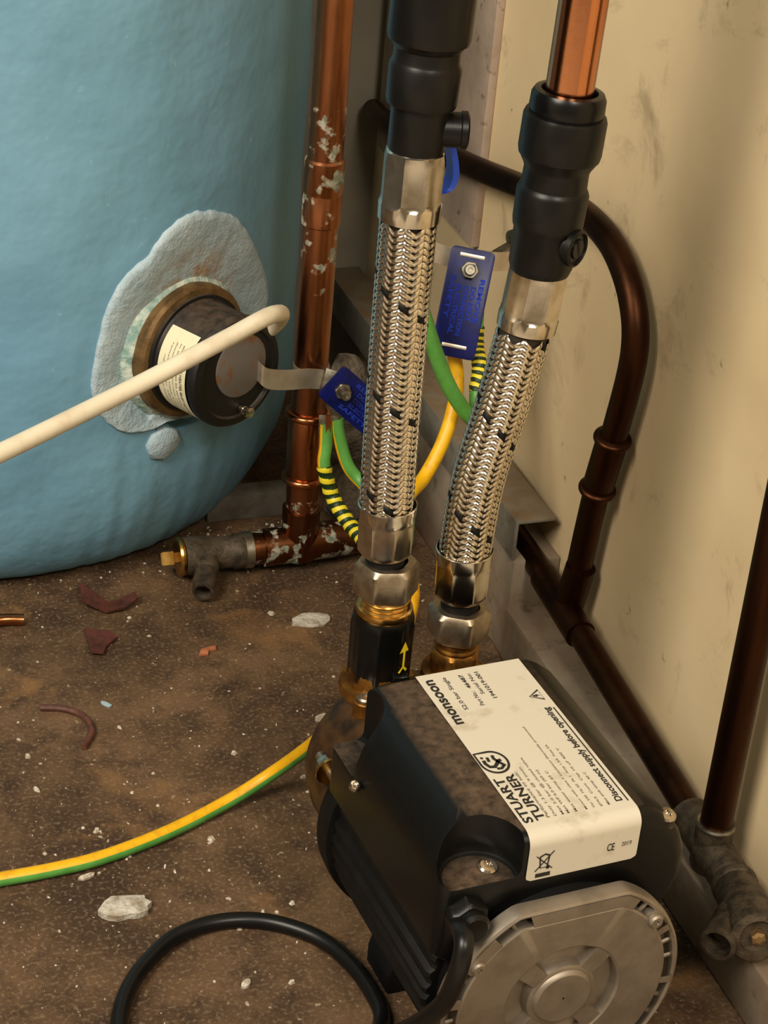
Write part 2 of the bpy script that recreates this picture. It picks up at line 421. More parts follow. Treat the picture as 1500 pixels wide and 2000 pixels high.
for k, (t, off) in enumerate([(0, -.02), (0.02, -.006), (.14, -.004), (.3, -.003), (.5, -.001), (.72, .0012), (.9, .0028), (.97, .0026), (1.0, .0008), (1.0, -.016)]):
    row = []
    for x, y in outer:
        r = math.hypot(x, y); ux, uy = x/r, y/r; rr = min(HR, r*.97); q = rr + (r-rr)*t
        off_ = max(off, .0014) if (q/r > .78 and t < 1) else off
        row.append(tsurf(ux*q, uy*q, off_ + (.0009*noise.noise(V((ux*q, uy*q, 1))*70) if 0 < t < 1 else 0)))
    rows.append(row)
b.grid(rows); b.build('trimmed_foam', 'foam_cut', tank, 60, label='pale grey ragged patch of cut-back foam around the heater')
b = MB(); chip = [(-.013, .002), (-.009, .010), (.0, .0125), (.009, .009), (.013, .001), (.008, -.007), (-.001, -.0105), (-.010, -.007)]
cx, cy = su(-67.4), .1018-HZ
rows = [[tsurf(cx+x*s, cy+y*s, o_) for x, y in chip] for s, o_ in ((1, -.003), (1, .002), (.85, .0036), (.02, .004))]
b.grid(rows); b.build('foam_chip', 'foam_cut', tank, 60)

# ------------------------------------------------------------------ immersion heater screwed into the cylinder
n_ = V((math.cos(math.radians(HA)), math.sin(math.radians(HA)), .03)).normalized()
hb = V((TX, TY, HZ)) + n_*TR
hw = V((0, 0, 1)).cross(n_).normalized(); hu = n_.cross(hw)     # hw: horizontal (viewer's right), hu: up
heater = thing('immersion_heater', tuple(hb - V((0, 0, .05))), 'black capped immersion heater in brass boss on side of blue cylinder', 'heater')
b = MB(); b.rev([(.030, -.022), (.0475, -.020), (.0490, -.012), (.0475, -.004), (.0445, .0), (.040, .001)], hb, n_, 80, lambda th, i: 1+.035*noise.noise(V((math.cos(th)*2.5, math.sin(th)*2.5, i*.7))) if 0 < i else 1)
b.build('crusted_collar', 'verdigris', heater, 60, label='crusty green and white collar')
b = MB(); b.rev([(.034, -.006), (.0438, -.005), (.0445, -.002), (.0440, .0055), (.0420, .0075), (.036, .0085)], hb, n_, 48, lambda th, i: ngon(8, .12)(th))
b.build('brass_flange', 'brass_dull', heater)
b = MB(); b.rev([(.0385, .006), (.0385, .0105), (.0362, .0105), (.0352, .013), (.0348, .040), (.0362, .0415), (.0362, .0445), (.0350, .0470), (.0300, .0478), (.0288, .0465), (.027, .0465)], hb, n_, 72)
b.build('cap', 'heater_cap', heater)
b = MB(); cc = hb + n_*.0468 + hu*.004 + hw*.003
b.rev([(.0205, -.001), (.0205, .0006), (.0195, .001), (.001, .001)], cc, n_, 48); b.build('end_disc', 'cap_disc', heater, label='rust-mottled grey round disc')
b = MB(); cs = hb + n_*.0470 - hu*.0255 + hw*.004
b.rev([(.0028, 0), (.0028, .003), (.0022, .003), (.0022, .0065), (.0035, .0065), (.0035, .0085), (.001, .009)], cs, n_, 20); b.build('dome_nut', 'chrome', heater)
b = MB(); arc = [hb + n_*.0475 + (hw*math.cos(t)+hu*math.sin(t))*.0315 for t in [math.radians(-72+k*8) for k in range(14)]]
b.tube(arc, .0007, 6); b.build('moulded_rib', 'heater_cap', heater)
# curved paper sticker on the cap's side
def cap(s, t, off=.0): # s: angle from straight-left (deg, + up), t: along axis 0..1
    an = math.radians(180 - s); r = .0355+off
    return hb + n_*(.0135+.0255*t) + (hw*math.cos(an)+hu*math.sin(an))*r
b = MB(); rows = [[cap(s, t, .0004) for s in [-75+k*5 for k in range(26)]] for t in (0, .5, 1)]
b.grid(rows, False); rows = [[cap(s, t, .0) for s in [-75+k*5 for k in range(26)]] for t in (0, .5, 1)]
st = b.build('sticker', 'paper', heater, label='cream paper sticker with printed lines')
b = MB()
lines = ['IMMERSION HEATER MUST NOT BE COVERED', 'this unit must be earthed and wired', 'in line with current regulations', 'disconnect the supply before', 'removing cover  240V  3kW', 'replace only as marked']
for k, s_ in enumerate(lines):
    t0 = .80 - k*.125; big = k == 0
    text(b, s_, lambda u, v: cap(u, v, .0007), [34, 36, 36, 36, 34, 20][k], [-64, -60, -54, -40, -50, -34][k], t0, t0+(.085 if big else .055), .02 if big else .004)
b.build('sticker_print', 'ink_soft', st)

# cream flex from the heater cap
b = MB(); cp = smooth([(.05, .90, .188), (.0986, .94, .1845), (.1596, .98, .1848), (.2415, 1.03, .1907), (.3009, 1.05, .2071), (.3283, 1.055, .2179), (.3400, 1.066, .2150), (.3480, 1.083, .2060), (.3505, 1.098, .1940), (.3465, 1.107, .1840), (.3370, 1.112, .1750)], 10)
b.tube(cp, .0054, 16); tag(b.build('heater_cable', 'cable_cream'), 'thick cream cable crossing in front of the black heater cap', 'cable')

# ================================================================== left copper riser
LX, LY = .382, 1.120
riser = thing('copper_riser_pipe', (LX, LY, 0), 'upright copper pipe with solder-stained joints beside the blue cylinder', 'pipe')
b = MB(); b.rev([(.011, .03), (.011, .8)], (LX, LY, 0), n=40); b.build('tube', 'copper_old', riser)
b = MB(); b.rev([(.0111, .248), (.0124, .249), (.0124, .268), (.0122, .2685), (.0122, .270), (.0124, .2705), (.0124, .290), (.0111, .2915)], (LX, LY, 0), n=40)
b.build('soldered_sleeve', 'copper_old', riser)
def presscoup(mb, org, axis, r, z0, z1, rr):
    p = [(r, z0-.003)]
    for k in range(9): t = -PI/2+k*PI/8; p.append((r+.001+rr*math.cos(t), z0+rr*math.sin(t)))
    p += [(r+.0013, z0+rr+.001), (r+.0013, z1-rr-.001)]
    for k in range(9): t = -PI/2+k*PI/8; p.append((r+.001+rr*math.cos(t), z1+rr*math.sin(t)))
    p.append((r, z1+.003)); mb.rev(p, org, axis, 40); return mb
b = MB(); presscoup(b, (LX, LY, 0), (0, 0, 1), .011, .069, .1165, .0028); b.build('press_coupling', 'copper_fitting', riser, 60)
b = MB(); b.rev([(.0111, .046), (.0128, .0455), (.0128, .012), (.0118, .008), (.008, .006)], (LX, LY, 0), n=40)
b.tube([(LX, LY, .0175), (LX-.026, LY-.0005, .0172)], .0128, 28)
b.tube([(LX, LY, .0175), (LX+.035, LY+.002, .0172)], .0128, 28)
b.build('bottom_tee', 'copper_rust', riser, 50)
b = MB(); b.tube([(LX-.02, LY, .0172), (LX-.040, LY, .0168)], .0112, 28); b.build('branch_tube', 'copper_rust', riser)
b = MB(); b.tube([(LX+.03, LY, .0172), (LX+.070, LY+.002, .0168)], .0112, 28); b.build('branch_tube', 'copper_rust', riser)
# drain cock on the branch
dx = LX-.040
dc = thing('drain_cock', (dx-.02, LY, 0), 'old brass drain cock with bright square spindle at foot of copper pipe', 'valve')
b = MB(); b.rev([(.0112, -.002), (.0122, 0), (.0122, .006), (.0112, .007), (.0108, .020), (.0122, .026), (.0132, .034), (.0125, .040), (.006, .041)], (dx, LY, .0168), (-1, 0, 0), 32)
b.build('body', 'gunmetal', dc, 50)
b = MB(); op = V((dx-.024, LY-.004, .016)); od = V((-.32, -.86, -.16)).normalized()
b.rev([(.0075, 0), (.0082, .012), (.0072, .014), (.0080, .017), (.0072, .020), (.0080, .023), (.0074, .027), (.0072, .034), (.0056, .0342), (.0052, .026), (.001, .0255)], op, od, 26); b.build('hose_outlet', 'gunmetal', dc, 40)
b = MB(); b.rev([(.0118, .0008), (.0125, .0004), (.0125, -.0052), (.0118, -.0056)], (dx+.001, LY, .0168), (-1, 0, 0), 28); b.build('joint_ring', 'zinc', dc)
b = MB(); b.rev([(.004, .0405), (.0128, .0408), (.0134, .0425), (.0128, .0442), (.004, .0445)], (dx, LY, .0168), (-1, 0, 0), 32); b.build('gland_disc', 'brass_bright', dc)
b = MB(); b.rev([(.0045, .044), (.0045, .047), (.0062, .0475), (.0062, .0545), (.0055, .056), (.002, .056)], (dx, LY, .0168), (-1, 0, 0), 4, ph=.5); b.build('square_spindle', 'brass_bright', dc, 20)

# ================================================================== pump
PXc, PZc = .341, .085
pump = thing('water_pump', (PXc, .70, 0), 'black and silver electric shower pump with white label, standing on the floor', 'pump')
XF = Matrix.Translation((PXc, .69, 0)) @ Matrix.Rotation(math.radians(4.0), 4, 'Z') @ Matrix.Translation((-PXc, -.69, 0))
YF, YB = .625, .752
LP = [(.040, .106), (.054, .110), (.0625, .119), (.0665, .131), (.0655, .143), (.0615, .153), (.0555, .1605), (.048, .1665), (.0415, .170), (-.030, .170), (-.0375, .1693), (-.0445, .167), (-.051, .162), (-.0555, .1555), (-.058, .147), (-.0585, .135), (-.0585, .112), (-.052, .106)]
def mesh_of(mb, name):
    me = bpy.data.meshes.new(name); me.from_pydata([tuple(v) for v in mb.v], [], mb.f); b_ = bmesh.new(); b_.from_mesh(me)
    bmesh.ops.recalc_face_normals(b_, faces=b_.faces[:]); b_.to_mesh(me); b_.free(); return me
def station(y, d):
    r = []
    for x, z in LP:
        r.append((PXc + x*(1-d/.065), y, .108+(z-.108)*(1-d/.062) if z > .108 else z))
    return r
b = MB(); R_ = .006; rows = [station(YF+R_*(1-math.cos(t)), R_*(1-math.sin(t))) for t in [k*PI/2/6 for k in range(7)]]
rows += [station(YF+.02+i*.012, 0) for i in range(8)]
rows += [station(YB-.003+.003*math.sin(t), .003*(1-math.cos(t))) for t in (0, .5, 1.0, PI/2)]
o0 = b.grid(rows); n = len(LP); b.f.append(tuple(range(o0+n-1, o0-1, -1))); e = o0+(len(rows)-1)*n; b.f.append(tuple(range(e, e+n)))
lo = bpy.data.objects.new('lid_tmp', mesh_of(b, 'lid_tmp')); COL.objects.link(lo)
cuts = []
for (cx, cy, r, z0) in ((.3020, .6285, .0190, .1490), (.2830, .7420, .0190, .1380), (.4030, .6275, .0105, .1560)):
    q = MB(); q.rev([(r-.003, z0), (r-.001, z0+.001), (r, z0+.004), (r, .2)], (cx, cy, 0), n=48)
    co = bpy.data.objects.new('cut', mesh_of(q, 'cut')); COL.objects.link(co); cuts.append(co)
    md = lo.modifiers.new('b', 'BOOLEAN'); md.object = co; md.operation = 'DIFFERENCE'; md.solver = 'EXACT'
bv = lo.modifiers.new('bev', 'BEVEL'); bv.width = .0014; bv.segments = 3; bv.limit_method = 'ANGLE'; bv.angle_limit = math.radians(40)
bpy.context.view_layer.update()
dg = bpy.context.evaluated_depsgraph_get(); lm = bpy.data.meshes.new_from_object(lo.evaluated_get(dg))
b = MB(); b.add([v.co for v in lm.vertices], [tuple(p.vertices) for p in lm.polygons]); b.xform(XF)
for co in cuts+[lo]: bpy.data.objects.remove(co)
lid = b.build('terminal_box', 'lid_plastic', pump, 40)
def lscrew(x, y, z, parent, r=.0042):
    b = MB(); b.rev([(r, -.001), (r, .0012), (r*.8, .002), (r*.45, .0021), (r*.4, .0009), (r*.05, .0009)], (x, y, z), (0, -.25, 1), 20); b.xform(XF); return b.build('screw', 'chrome', parent)
lscrew(.3085, .634, .1500, lid, .0043); lscrew(.3985, .6345, .1565, lid, .0043); lscrew(.2800, .7160, .1400, lid, .0028)
# label wrapped over the top and front
LV0, LV1 = .3785, .3230
def lpath(s):  # s metres from the start of the bend: + towards the back, - down the front
    rb = R_+.0004
    if s >= 0: return (YF+R_+s, .1704)
    a = -s/rb
    if a < PI/2: return (YF+R_-rb*math.sin(a), .170-R_+rb*math.cos(a))
    return (YF-.0004, .170-R_-(-s-rb*PI/2))
SL, SF = .1195, -.0285
def lab(u, v, off=0.0):   # u along the length in metres, v 0 (right) .. 1 (left)
    y, z = lpath(u); y2, z2 = lpath(u+.0001); t = V((0, y2-y, z2-z)).normalized(); nrm = V((0, -t.z, t.y))
    return XF @ (V((LV0+(LV1-LV0)*v, y, z)) + nrm*off)
b = MB(); ss = [SF + (0-SF)*k/26 for k in range(27)] + [SL*k/4 for k in range(1, 5)]
for side, off in ((0, .0002),):
    rows = []
    for s in ss:
        c_ = 0
        if s < SF+.0025: c_ = .0025 - math.sqrt(max(0, .0025**2-(.0025-(s-SF))**2))
        m_ = c_/.0555
        rows.append([lab(s, m_+(1-2*m_)*k/6, off) for k in range(7)])
    b.grid(rows, False)
label_o = b.build('label', 'label_white', pump, 60, label='white printed label folded over the front edge')
b = MB(); fm = lambda u, v: lab(u*SL, v, .0004)
text(b, 'STUART', fm, .022, .295, .893, .978, .026); text(b, 'TURNER', fm, .024, .308, .783, .868, .026)
text(b, 'monsoon', fm, .652, .960, .872, .948, .03)
text(b, 'S2.0 bar Single', fm, .732, .960, .742, .792, .006)
text(b, 'Part No.:', fm, .742, .84, .592, .632, .004); text(b, '46487', fm, .862, .960, .594, .634, .022)
text(b, 'Serial No:', fm, .812, .958, .520, .556, .004); text(b, '1941019-001', fm, .773, .960, .440, .480, .014)
text(b, 'Disconnect supply before opening', fm, .038, .655, .058, .140, .026)
stroke(b, [(.03, .038), (.648, .038)], .012, fm)
tri = [(.703, .048), (.778, .048), (.7405, .178)]
stroke(b, [(.708, .056), (.774, .056), (.7405, .166)], .010, fm, True); b.add([fm(.737, .135), fm(.748, .135), fm(.742, .105), fm(.752, .105), (fm(.735, .066)), fm(.739, .098), fm(.730, .098)], [(0, 1, 2, 3, 4, 5, 6)])
b.build('print', 'ink', label_o)
# maker's mark: teardrop outline with flowing letters inside
b = MB(); c0, c1 = .392, .868
def lg(x, y): return fm(c0 + x*.066, c1 + y*.112*1.06)
pts = [(math.cos(t), math.sin(t)) for t in [math.radians(100-k*12) for k in range(24)]]
pts = [(1.0*math.sin(math.radians(a_)), -1.0*math.cos(math.radians(a_))) for a_ in range(-90, 91, 12)]
drop = [(math.cos(math.radians(a_)), math.sin(math.radians(a_))) for a_ in range(-180, 91, 12)] + [(-1.0, 1.0)]
drop = [(x*1.0, y) for x, y in drop]
# square corner lies at the upper end of the mark
drop = [(-y if False else x, y) for x, y in drop]; drop = [(-x, y) for x, y in drop]
stroke(b, drop, .17, lg, True)
stroke(b, [(.62, .62), (.45, .66)], .2, lg); stroke(b, [(.52, .25), (.1, .30)], .22, lg)
stroke(b, [(.3, .62), (0, .66), (-.35, .5), (-.42, .15), (-.2, -.12), (.05, -.35), (.1, -.6)], .26, lg)
stroke(b, [(.62, -.2), (.30, -.15), (-.1, -.35), (-.5, -.62)], .24, lg); stroke(b, [(-.62, .1), (-.66, -.25), (-.45, -.5)], .2, lg)
b.build('maker_mark', 'ink', label_o)
b = MB()
small = [('Performance to suit:', .313, .745, .03), ('Duty 1.3 bar @ 9 l/min', .334, .678, .03), ('Max 2.0 bar @ closed valve', .386, .611, .03), ('Max WP 6.0 bar (60 m)', .30, .560, .03), ('Max water temp 65 C', .284, .490, .03), ('Motor with class F insulation thermally protected', .563, .400, .026), ('Vac 230  Hz 50  Ph 1  Amp 1.5A  Fuse 5A', .434, .330, .028), ('IPX2  Cont  Cap 10 uF 400 V', .402, .262, .028), ('Max amb temp 40 C', .236, .194, .03)]
for s_, u1, v, h in small: text(b, s_, fm, .03, u1, v, v+h, .006)
b.build('small_print', 'ink_soft', label_o)
# front flap: crossed bin, bar, CE, year
b = MB(); H0 = -.0095
def fl(x, y): return lab(-(R_+.0004)*PI/2 - .0005 - y, 1 - x/.0555, .0004)   # x from the left, y down the front face
stroke(b, [(.0045, .0155), (.0118, .0155)], .0022, fl)
stroke(b, [(.0040, .0045), (.0125, .0128)], .0005, fl); stroke(b, [(.0125, .0030), (.0040, .0130)], .0006, fl)
stroke(b, [(.0058, .0055), (.0064, .0115), (.0098, .0115), (.0104, .0055)], .0007, fl); stroke(b, [(.0055, .0053), (.0082, .0040), (.0108, .0053)], .0009, fl)
b.rev([(.0001, 0), (.0009, 0)], fl(.0102, .0118), XF.to_3x3() @ V((0, -1, 0)), 12)
b.build('crossed_bin_mark', 'ink', label_o)
b = MB(); text(b, 'CE', lambda u, v: fl(u, v), .0395, .0432, .0105, .0062, .012); b.build('conformity_mark', 'ink', label_o)
b = MB(); text(b, '2019', lambda u, v: fl(u, v), .0468, .0518, .0092, .0068, .01); b.build('year_print', 'ink_soft', label_o)

# motor barrel with cooling ribs
b = MB(); rib = lambda th, i: 1 + (.035 if (int((th % (2*PI))/(2*PI)*160) % 4) < 2 else 0)
b.rev([(.0545, .632), (.0560, .634), (.0560, .744), (.0545, .746)], (PXc, 0, PZc), (0, 1, 0), 160, rib); b.xform(XF); b.build('motor_body', 'black_matt', pump, 30)
b = MB(); b.rev([(.056, .744), (.0605, .7445), (.0610, .749), (.0605, .757), (.054, .7575)], (PXc, 0, PZc), (0, 1, 0), 72); b.xform(XF); b.build('rear_flange', 'black_matt', pump)
b = MB(); b.box((.296, .638, .106), (.392, .748, .132), .004, XF); b.build('box_base', 'black_matt', pump)
for y0, y1 in ((.640, .662), (.716, .744)):
    b = MB(); b.prism([(.308, 0), (.376, 0), (.376, .012), (.366, .045), (.318, .045), (.308, .012)], (0, y0, 0), (1, 0, 0), (0, 0, 1), -(y1-y0), .002); b.xform(XF); b.build('foot', 'rubber', pump)
# cable gland
b = MB(); gp = V((.2945, .630, .1345)); hexnut(b, gp, (0, -1, 0), .018, .012, .0075, (0, 0, 1)); b.rev([(.0105, -.012), (.0105, .002)], gp, (0, -1, 0), 32); b.rev([(.0078, .010), (.0080, .0155), (.0062, .017), (.0045, .0165)], gp, (0, -1, 0), 32); b.xform(XF); b.build('cable_gland', 'black_plastic', pump)

# silver end cover
def plate_pt(r, th, y):
    x, z = r*math.cos(th), r*math.sin(th); z = min(z, .0545-(.0608-r)) if r > .05 else z; return XF @ V((PXc+.002+x, y, PZc-.001+z))
cover = MB(); Y0 = .6115
NP = 144
def ring(mb, prof, a0=0, a1=2*PI, n=NP):
    full = abs(a1-a0-2*PI) < 1e-6; k = n if full else max(2, int(n*(a1-a0)/(2*PI))+1)
    rows = [[plate_pt(r, a0+(a1-a0)*j/(n if full else k-1), y) for j in range(k)] for r, y in prof]
    mb.grid(rows, full)
# outer rim and skirt
ring(cover, [(.0525, Y0+.0085), (.0605, Y0+.0085), (.0608, Y0+.004), (.0602, Y0+.0012), (.0590, Y0+.0005), (.0577, Y0+.0012), (.0577, Y0+.010)])
# face with recess and hub
ring(cover, [(.0528, Y0+.010), (.0528, Y0+.0006), (.0518, 0+Y0), (.0295, Y0), (.0283, Y0+.0008), (.0275, Y0+.0055), (.0195, Y0+.0062), (.0182, Y0+.0062), (.0172, Y0+.0010), (.0160, Y0+.0004), (.0150, Y0+.0004), (.0143, Y0-.0008), (.0133, Y0-.0014), (.0005, Y0-.0014)])
cov = cover.build('end_cover', 'silver_cast', pump, 30)
SLOT = [(-78, -42), (-38, -8), (-4, 26), (30, 55), (112, 131), (150, 166), (172, 214)]
def inslot(d):
    return any(a <= d <= b_ for a, b_ in SLOT)
sol = []; d = -90
edges = sorted([(a, b_) for a, b_ in SLOT]); cur = -90
for a, b_ in edges + [(270, 270)]:
    if a > cur: sol.append((cur, a))
    cur = b_
for a0, a1 in sol:
    b = MB()
    rows = [[plate_pt(r, math.radians(a0+(a1-a0)*j/8), y) for j in range(9)] for r, y in ((.0522, Y0+.008), (.0522, Y0+.0002), (.0582, Y0+.0002), (.0582, Y0+.008))]
    b.grid(rows, False); b.build('rim_bridge', 'silver_cast', cov)
for a, b_ in SLOT:
    k = max(1, int((b_-a)/11)); 
    for j in range(1, k+1):
        if k == 1 and b_-a < 13: continue
        d = math.radians(a+(b_-a)*j/(k+1)); p0, p1 = plate_pt(.0520, d, Y0+.004), plate_pt(.0584, d, Y0+.004)
        q = MB(); q.tube([p0, p1], .0011, 6); q.build('vent_rib', 'silver_cast', cov)
for d in (38, 113.5+33, 262):
    q = MB(); p = plate_pt(.0545, math.radians(d), Y0+.001)
    q.rev([(.0052, .006), (.0052, -.0004), (.0036, -.0006), (.0036, -.0022), (.0028, -.0032), (.0012, -.0032), (.001, -.0022), (.0001, -.0022)], p, XF.to_3x3() @ V((0, 1, 0)), 20); q.build('cover_screw', 'silver_cast', cov)
for d in (48, 135, 228, 312):
    t = math.radians(d); q = MB(); u = V((math.cos(t), 0, math.sin(t))); v = V((-math.sin(t), 0, math.cos(t))); c_ = V((PXc+.002, 0, PZc-.001))
    pts = []
    for r, hwid in ((.0165, .0042), (.0300, .0050)):
        for sgn in (-1, 1):
            for y in (Y0+.0006, Y0+.0065): pts.append(XF @ (c_+u*r+v*hwid*sgn+V((0, y, 0))))
    q.add(pts, [(0, 1, 3, 2), (4, 6, 7, 5), (0, 4, 5, 1), (2, 3, 7, 6), (0, 2, 6, 4), (1, 5, 7, 3)]); q.build('hub_spoke', 'silver_cast', cov, 30)
b = MB(); b.rev([(.0535, .634), (.0535, .6205), (.001, .6203)], (PXc+.002, 0, PZc), (0, 1, 0), 40); b.xform(XF); b.build('fan_shroud', 'rubber', pump)

# brass pump head behind the motor
P1 = V((.3200, .800, 0)); P2 = V((.3612, .800, 0))
b = MB(); b.rev([(.046, .757), (.0500, .759), (.0505, .795), (.047, .808), (.036, .818), (.015, .821)], (PXc, 0, PZc), (0, 1, 0), 48); b.xform(XF); b.build('pump_head', 'brass_dark', pump, 50)
b = MB(); b.rev([(.0150, .060), (.0150, .126), (.0195, .128), (.0200, .131), (.0195, .134), (.0160, .1345), (.0150, .1500), (.0135, .152)], P1, n=40); b.build('outlet_port', 'brass', pump)
b = MB(); b.rev([(.0150, .060), (.0150, .128), (.0165, .130), (.0170, .1325), (.0165, .135), (.0145, .1355)], P2, n=40)
hexnut(b, P2+V((0, 0, .1355)), (0, 0, 1), .0235, .013, .008, (1, 0, 0)); b.rev([(.0110, .148), (.0116, .150), (.0110, .1515), (.0116, .153), (.0110, .156)], P2, n=40); b.build('inlet_port', 'brass', pump)
for (p, ang) in ((P1, 232), (P1, 52), (P2, 225), (P2, 45)):
    t = math.radians(ang); c_ = V((p.x+.0185*math.cos(t), p.y+.0185*math.sin(t), .132)); q = MB()
    q.rev([(.0062, -.012), (.0062, .001), (.0055, .0016)], c_, (0, 0, 1), 20); lug = q.build('flange_lug', 'brass', pump)
    q = MB(); q.rev([(.0045, .0012), (.0046, .0028), (.0038, .0038), (.0018, .0039), (.0016, .003), (.0001, .003)], c_, (0, 0, 1), 18); q.build('flange_screw', 'zinc', lug)
# earth bolt standing out of the rear flange
b = MB(); bp = V((.2885, .748, .1040)); b.tube([bp, bp+V((-.003, .034, .001))], .0026, 14); bo = b.build('earth_bolt', 'zinc', pump)
b = MB(); b.rev([(.003, .020), (.0076, .0203), (.0076, .0218), (.003, .022)], bp, (-.09, 1, .03), 28); b.prism([(-.004, -.001), (.014, -.006), (.014, .004), (-.002, .006)], bp+V((-.001, .0205, 0)), (1, 0, 0), (0, 0, 1), -.0012); b.build('lug_washer', 'brass_bright', bo)
b = MB(); hexnut(b, bp+V((-.002, .0225, .0007)), (-.09, 1, .03), .0095, .006, .0025, (0, 0, 1)); b.build('nut', 'steel', bo)

# ================================================================== check valve on the outlet
cv = thing('check_valve', tuple(P1+V((0, 0, .134))), 'black ribbed check valve with yellow flow arrow on the pump outlet', 'valve')
b = MB(); rb = lambda th, i: 1 + (.05*max(0, math.cos(th*9))**4 if 1 <= i <= 4 else 0)
b.rev([(.012, .1362), (.0140, .1366), (.0154, .139), (.0155, .156), (.0156, .170), (.0156, .1735), (.0150, .1755), (.012, .1757)], P1, n=120, mod=rb); b.build('body', 'black_gloss', cv, 40)
b = MB(); b.box((P1.x+.001, P1.y-.0182, .1300), (P1.x+.0105, P1.y-.0115, .1465), .0015); b.build('locking_tab', 'black_gloss', cv)
def cva(x, z, o_=.0): return V((P1.x+.0168*math.sin(x), P1.y-.0168*math.cos(x), z))
b = MB(); x0 = .42
def ar(u, v): return cva(x0+u/.0155, v)
stroke(b, [(0, .1500), (0, .1610)], .0013, ar); b.add([ar(-.0028, .1600), ar(.0028, .1600), ar(0, .1662)], [(0, 1, 2)])
stroke(b, [(-.0024, .1482), (0, .1512), (.0024, .1482)], .0014, ar); b.build('flow_arrow', 'arrow_yellow', cv)
b = MB(); b.rev([(.0125, .1750), (.0142, .1755), (.0146, .1775), (.0142, .1795), (.0130, .180), (.0124, .1812), (.0130, .1825), (.0124, .1838), (.0130, .185), (.012, .1865)], P1, n=48); b.build('brass_thread', 'brass_bright', cv, 30)

# ================================================================== braided hoses
def curve_frame(pts, per=40):
    path = smooth(pts, per); fr = frames(path); L = [0]
    for i in range(1, len(path)): L.append(L[-1]+(path[i]-path[i-1]).length)
    def at(s):
        s = max(0, min(L[-1]-1e-9, s)); lo, hi = 0, len(L)-1
        while hi-lo > 1:
            m_ = (lo+hi)//2
            if L[m_] <= s: lo = m_
            else: hi = m_
        t = (s-L[lo])/(L[hi]-L[lo]); p = fr[lo][0].lerp(fr[hi][0], t); u = fr[lo][2].lerp(fr[hi][2], t).normalized(); T = fr[lo][1].lerp(fr[hi][1], t).normalized()
        w_ = T.cross(u); return p, T, u, w_
    return at, L[-1]
def braided(name, pts, label, z0, z1, ph):
    """pts: centre line from the lower end up; braid lies between lengths z0 and z1"""
    at, L = curve_frame(pts); root = thing(name, tuple(V(pts[0])), label, 'hose', 'braided hoses on the pump')
    R = .0119; PITCH = .053; NS = 16
    def surf(th, s, r):
        p, T, u, w_ = at(s); return p + (u*math.cos(th)+w_*math.sin(th))*r
    b = MB(); b.grid([[surf(2*PI*k/32, s, R-.0002) for k in range(32)] for s in [L*j/40 for j in range(41)]]); b.build('inner_sleeve', 'braid_core', root)
    steel, black = MB(), MB(); NL, NW = 7, 4
    for sg in (-1, 1):
        for i in range(NS):
            for k in range(-8, int(z1/PITCH*8)+10):
                thc = (k*PI/4 if sg < 0 else k*PI/4+PI/8)
                sc = z0 + sg*0 + (PITCH*i/NS) + (PITCH*(k/8) if True else 0) - .06
                if not (z0-.002 < sc < z1+.002): continue
                th0 = thc*1.0 if sg > 0 else -thc
                blk = (sg < 0 and i == 3)
                vs = []
                for a_ in range(NL):
                    la = -1+2*a_/(NL-1)          # along the strand
                    for c_ in range(NW+1):
                        lc = -1+2*c_/NW
                        ta = la*.0042; tc = lc*.00136*(1-.42*abs(la)**3)
                        ca = math.radians(37)
                        ds = tc*math.cos(ca) + ta*math.sin(ca); dt = (ta*math.cos(ca) - tc*math.sin(ca))*sg_dir(sg)
                        rr = R + .0013*math.cos(la*PI/2)**.8*1.0 + .00045*(1-lc*lc) - .0003
                        vs.append(surf(th0+ph+dt/R, sc+ds, rr))
                fs = [(a_*(NW+1)+c_, a_*(NW+1)+c_+1, (a_+1)*(NW+1)+c_+1, (a_+1)*(NW+1)+c_) for a_ in range(NL-1) for c_ in range(NW)]
                (black if blk else steel).add(vs, fs)
    steel.build('steel_braid', 'braid', root, 80, kind='stuff')
    black.build('tracer_strand', 'rubber', root, 80, kind='stuff')
    return root, at, L
def sg_dir(sg): return 1 if sg > 0 else -1
oct_ = ngon(8, .85)
def ferrule(mb, org, axis, prof, ref, ph=0):
    mb.rev([(r, t) for r, t, m_ in prof], org, axis, 64, lambda th, i: 1+prof[i][2]*(oct_(th-ph)-1-(.022*(1-(((th-ph) % (PI/4)-PI/8)/(PI/8))**4) if prof[i][2] == 1 else 0)), ref=ref, ph=ph); return mb
# hose on the outlet (straight)
H1 = V((.3155, .800, 0)); h1pts = [(.3172, .8, .212), (.3155, .8, .26), (.3145, .8, .33), (.3143, .8, .40), (.3145, .8, .416)]
hose1, at1, L1 = braided('braided_hose', h1pts, 'straight braided steel hose rising from the valve with the yellow arrow', .0195, .171, .5)
b = MB(); ferrule(b, (.3175, .8, .2105), (-.03, 0, 1), [(.0085, 0, 0), (.0122, .0005, .3), (.0142, .0035, 1), (.0144, .0190, 1), (.0141, .0210, .5), (.0141, .0225, 0), (.0145, .0278, 0), (.0140, .0282, 0), (.0134, .0270, 0), (.0131, .0205, 0)], (0, -1, 0), PI/8*2-.05); b.build('lower_ferrule', 'chrome', hose1, 28)
b = MB(); b.tube([(.3188, .8, .196), (.3175, .8, .2112)], .0098, 32); b.build('rubber_seal', 'rubber', hose1)
b = MB(); hexnut(b, (.3195, .8, .1862), (0, 0, 1), .0285, .0195, .0102, (0, -1, 0), .32); b.build('union_nut', 'nickel', hose1)
b = MB(); ferrule(b, (.3142, .8, .386), (.006, 0, 1), [(.0128, 0, 0), (.0142, .0005, 0), (.0144, .0075, 0), (.0143, .0085, .6), (.0141, .0105, 1), (.0141, .0285, 1), (.0134, .0320, .6), (.0118, .0330, 0)], (0, -1, 0), PI/8+.12+PI/16*2); b.build('upper_ferrule', 'chrome', hose1, 28)
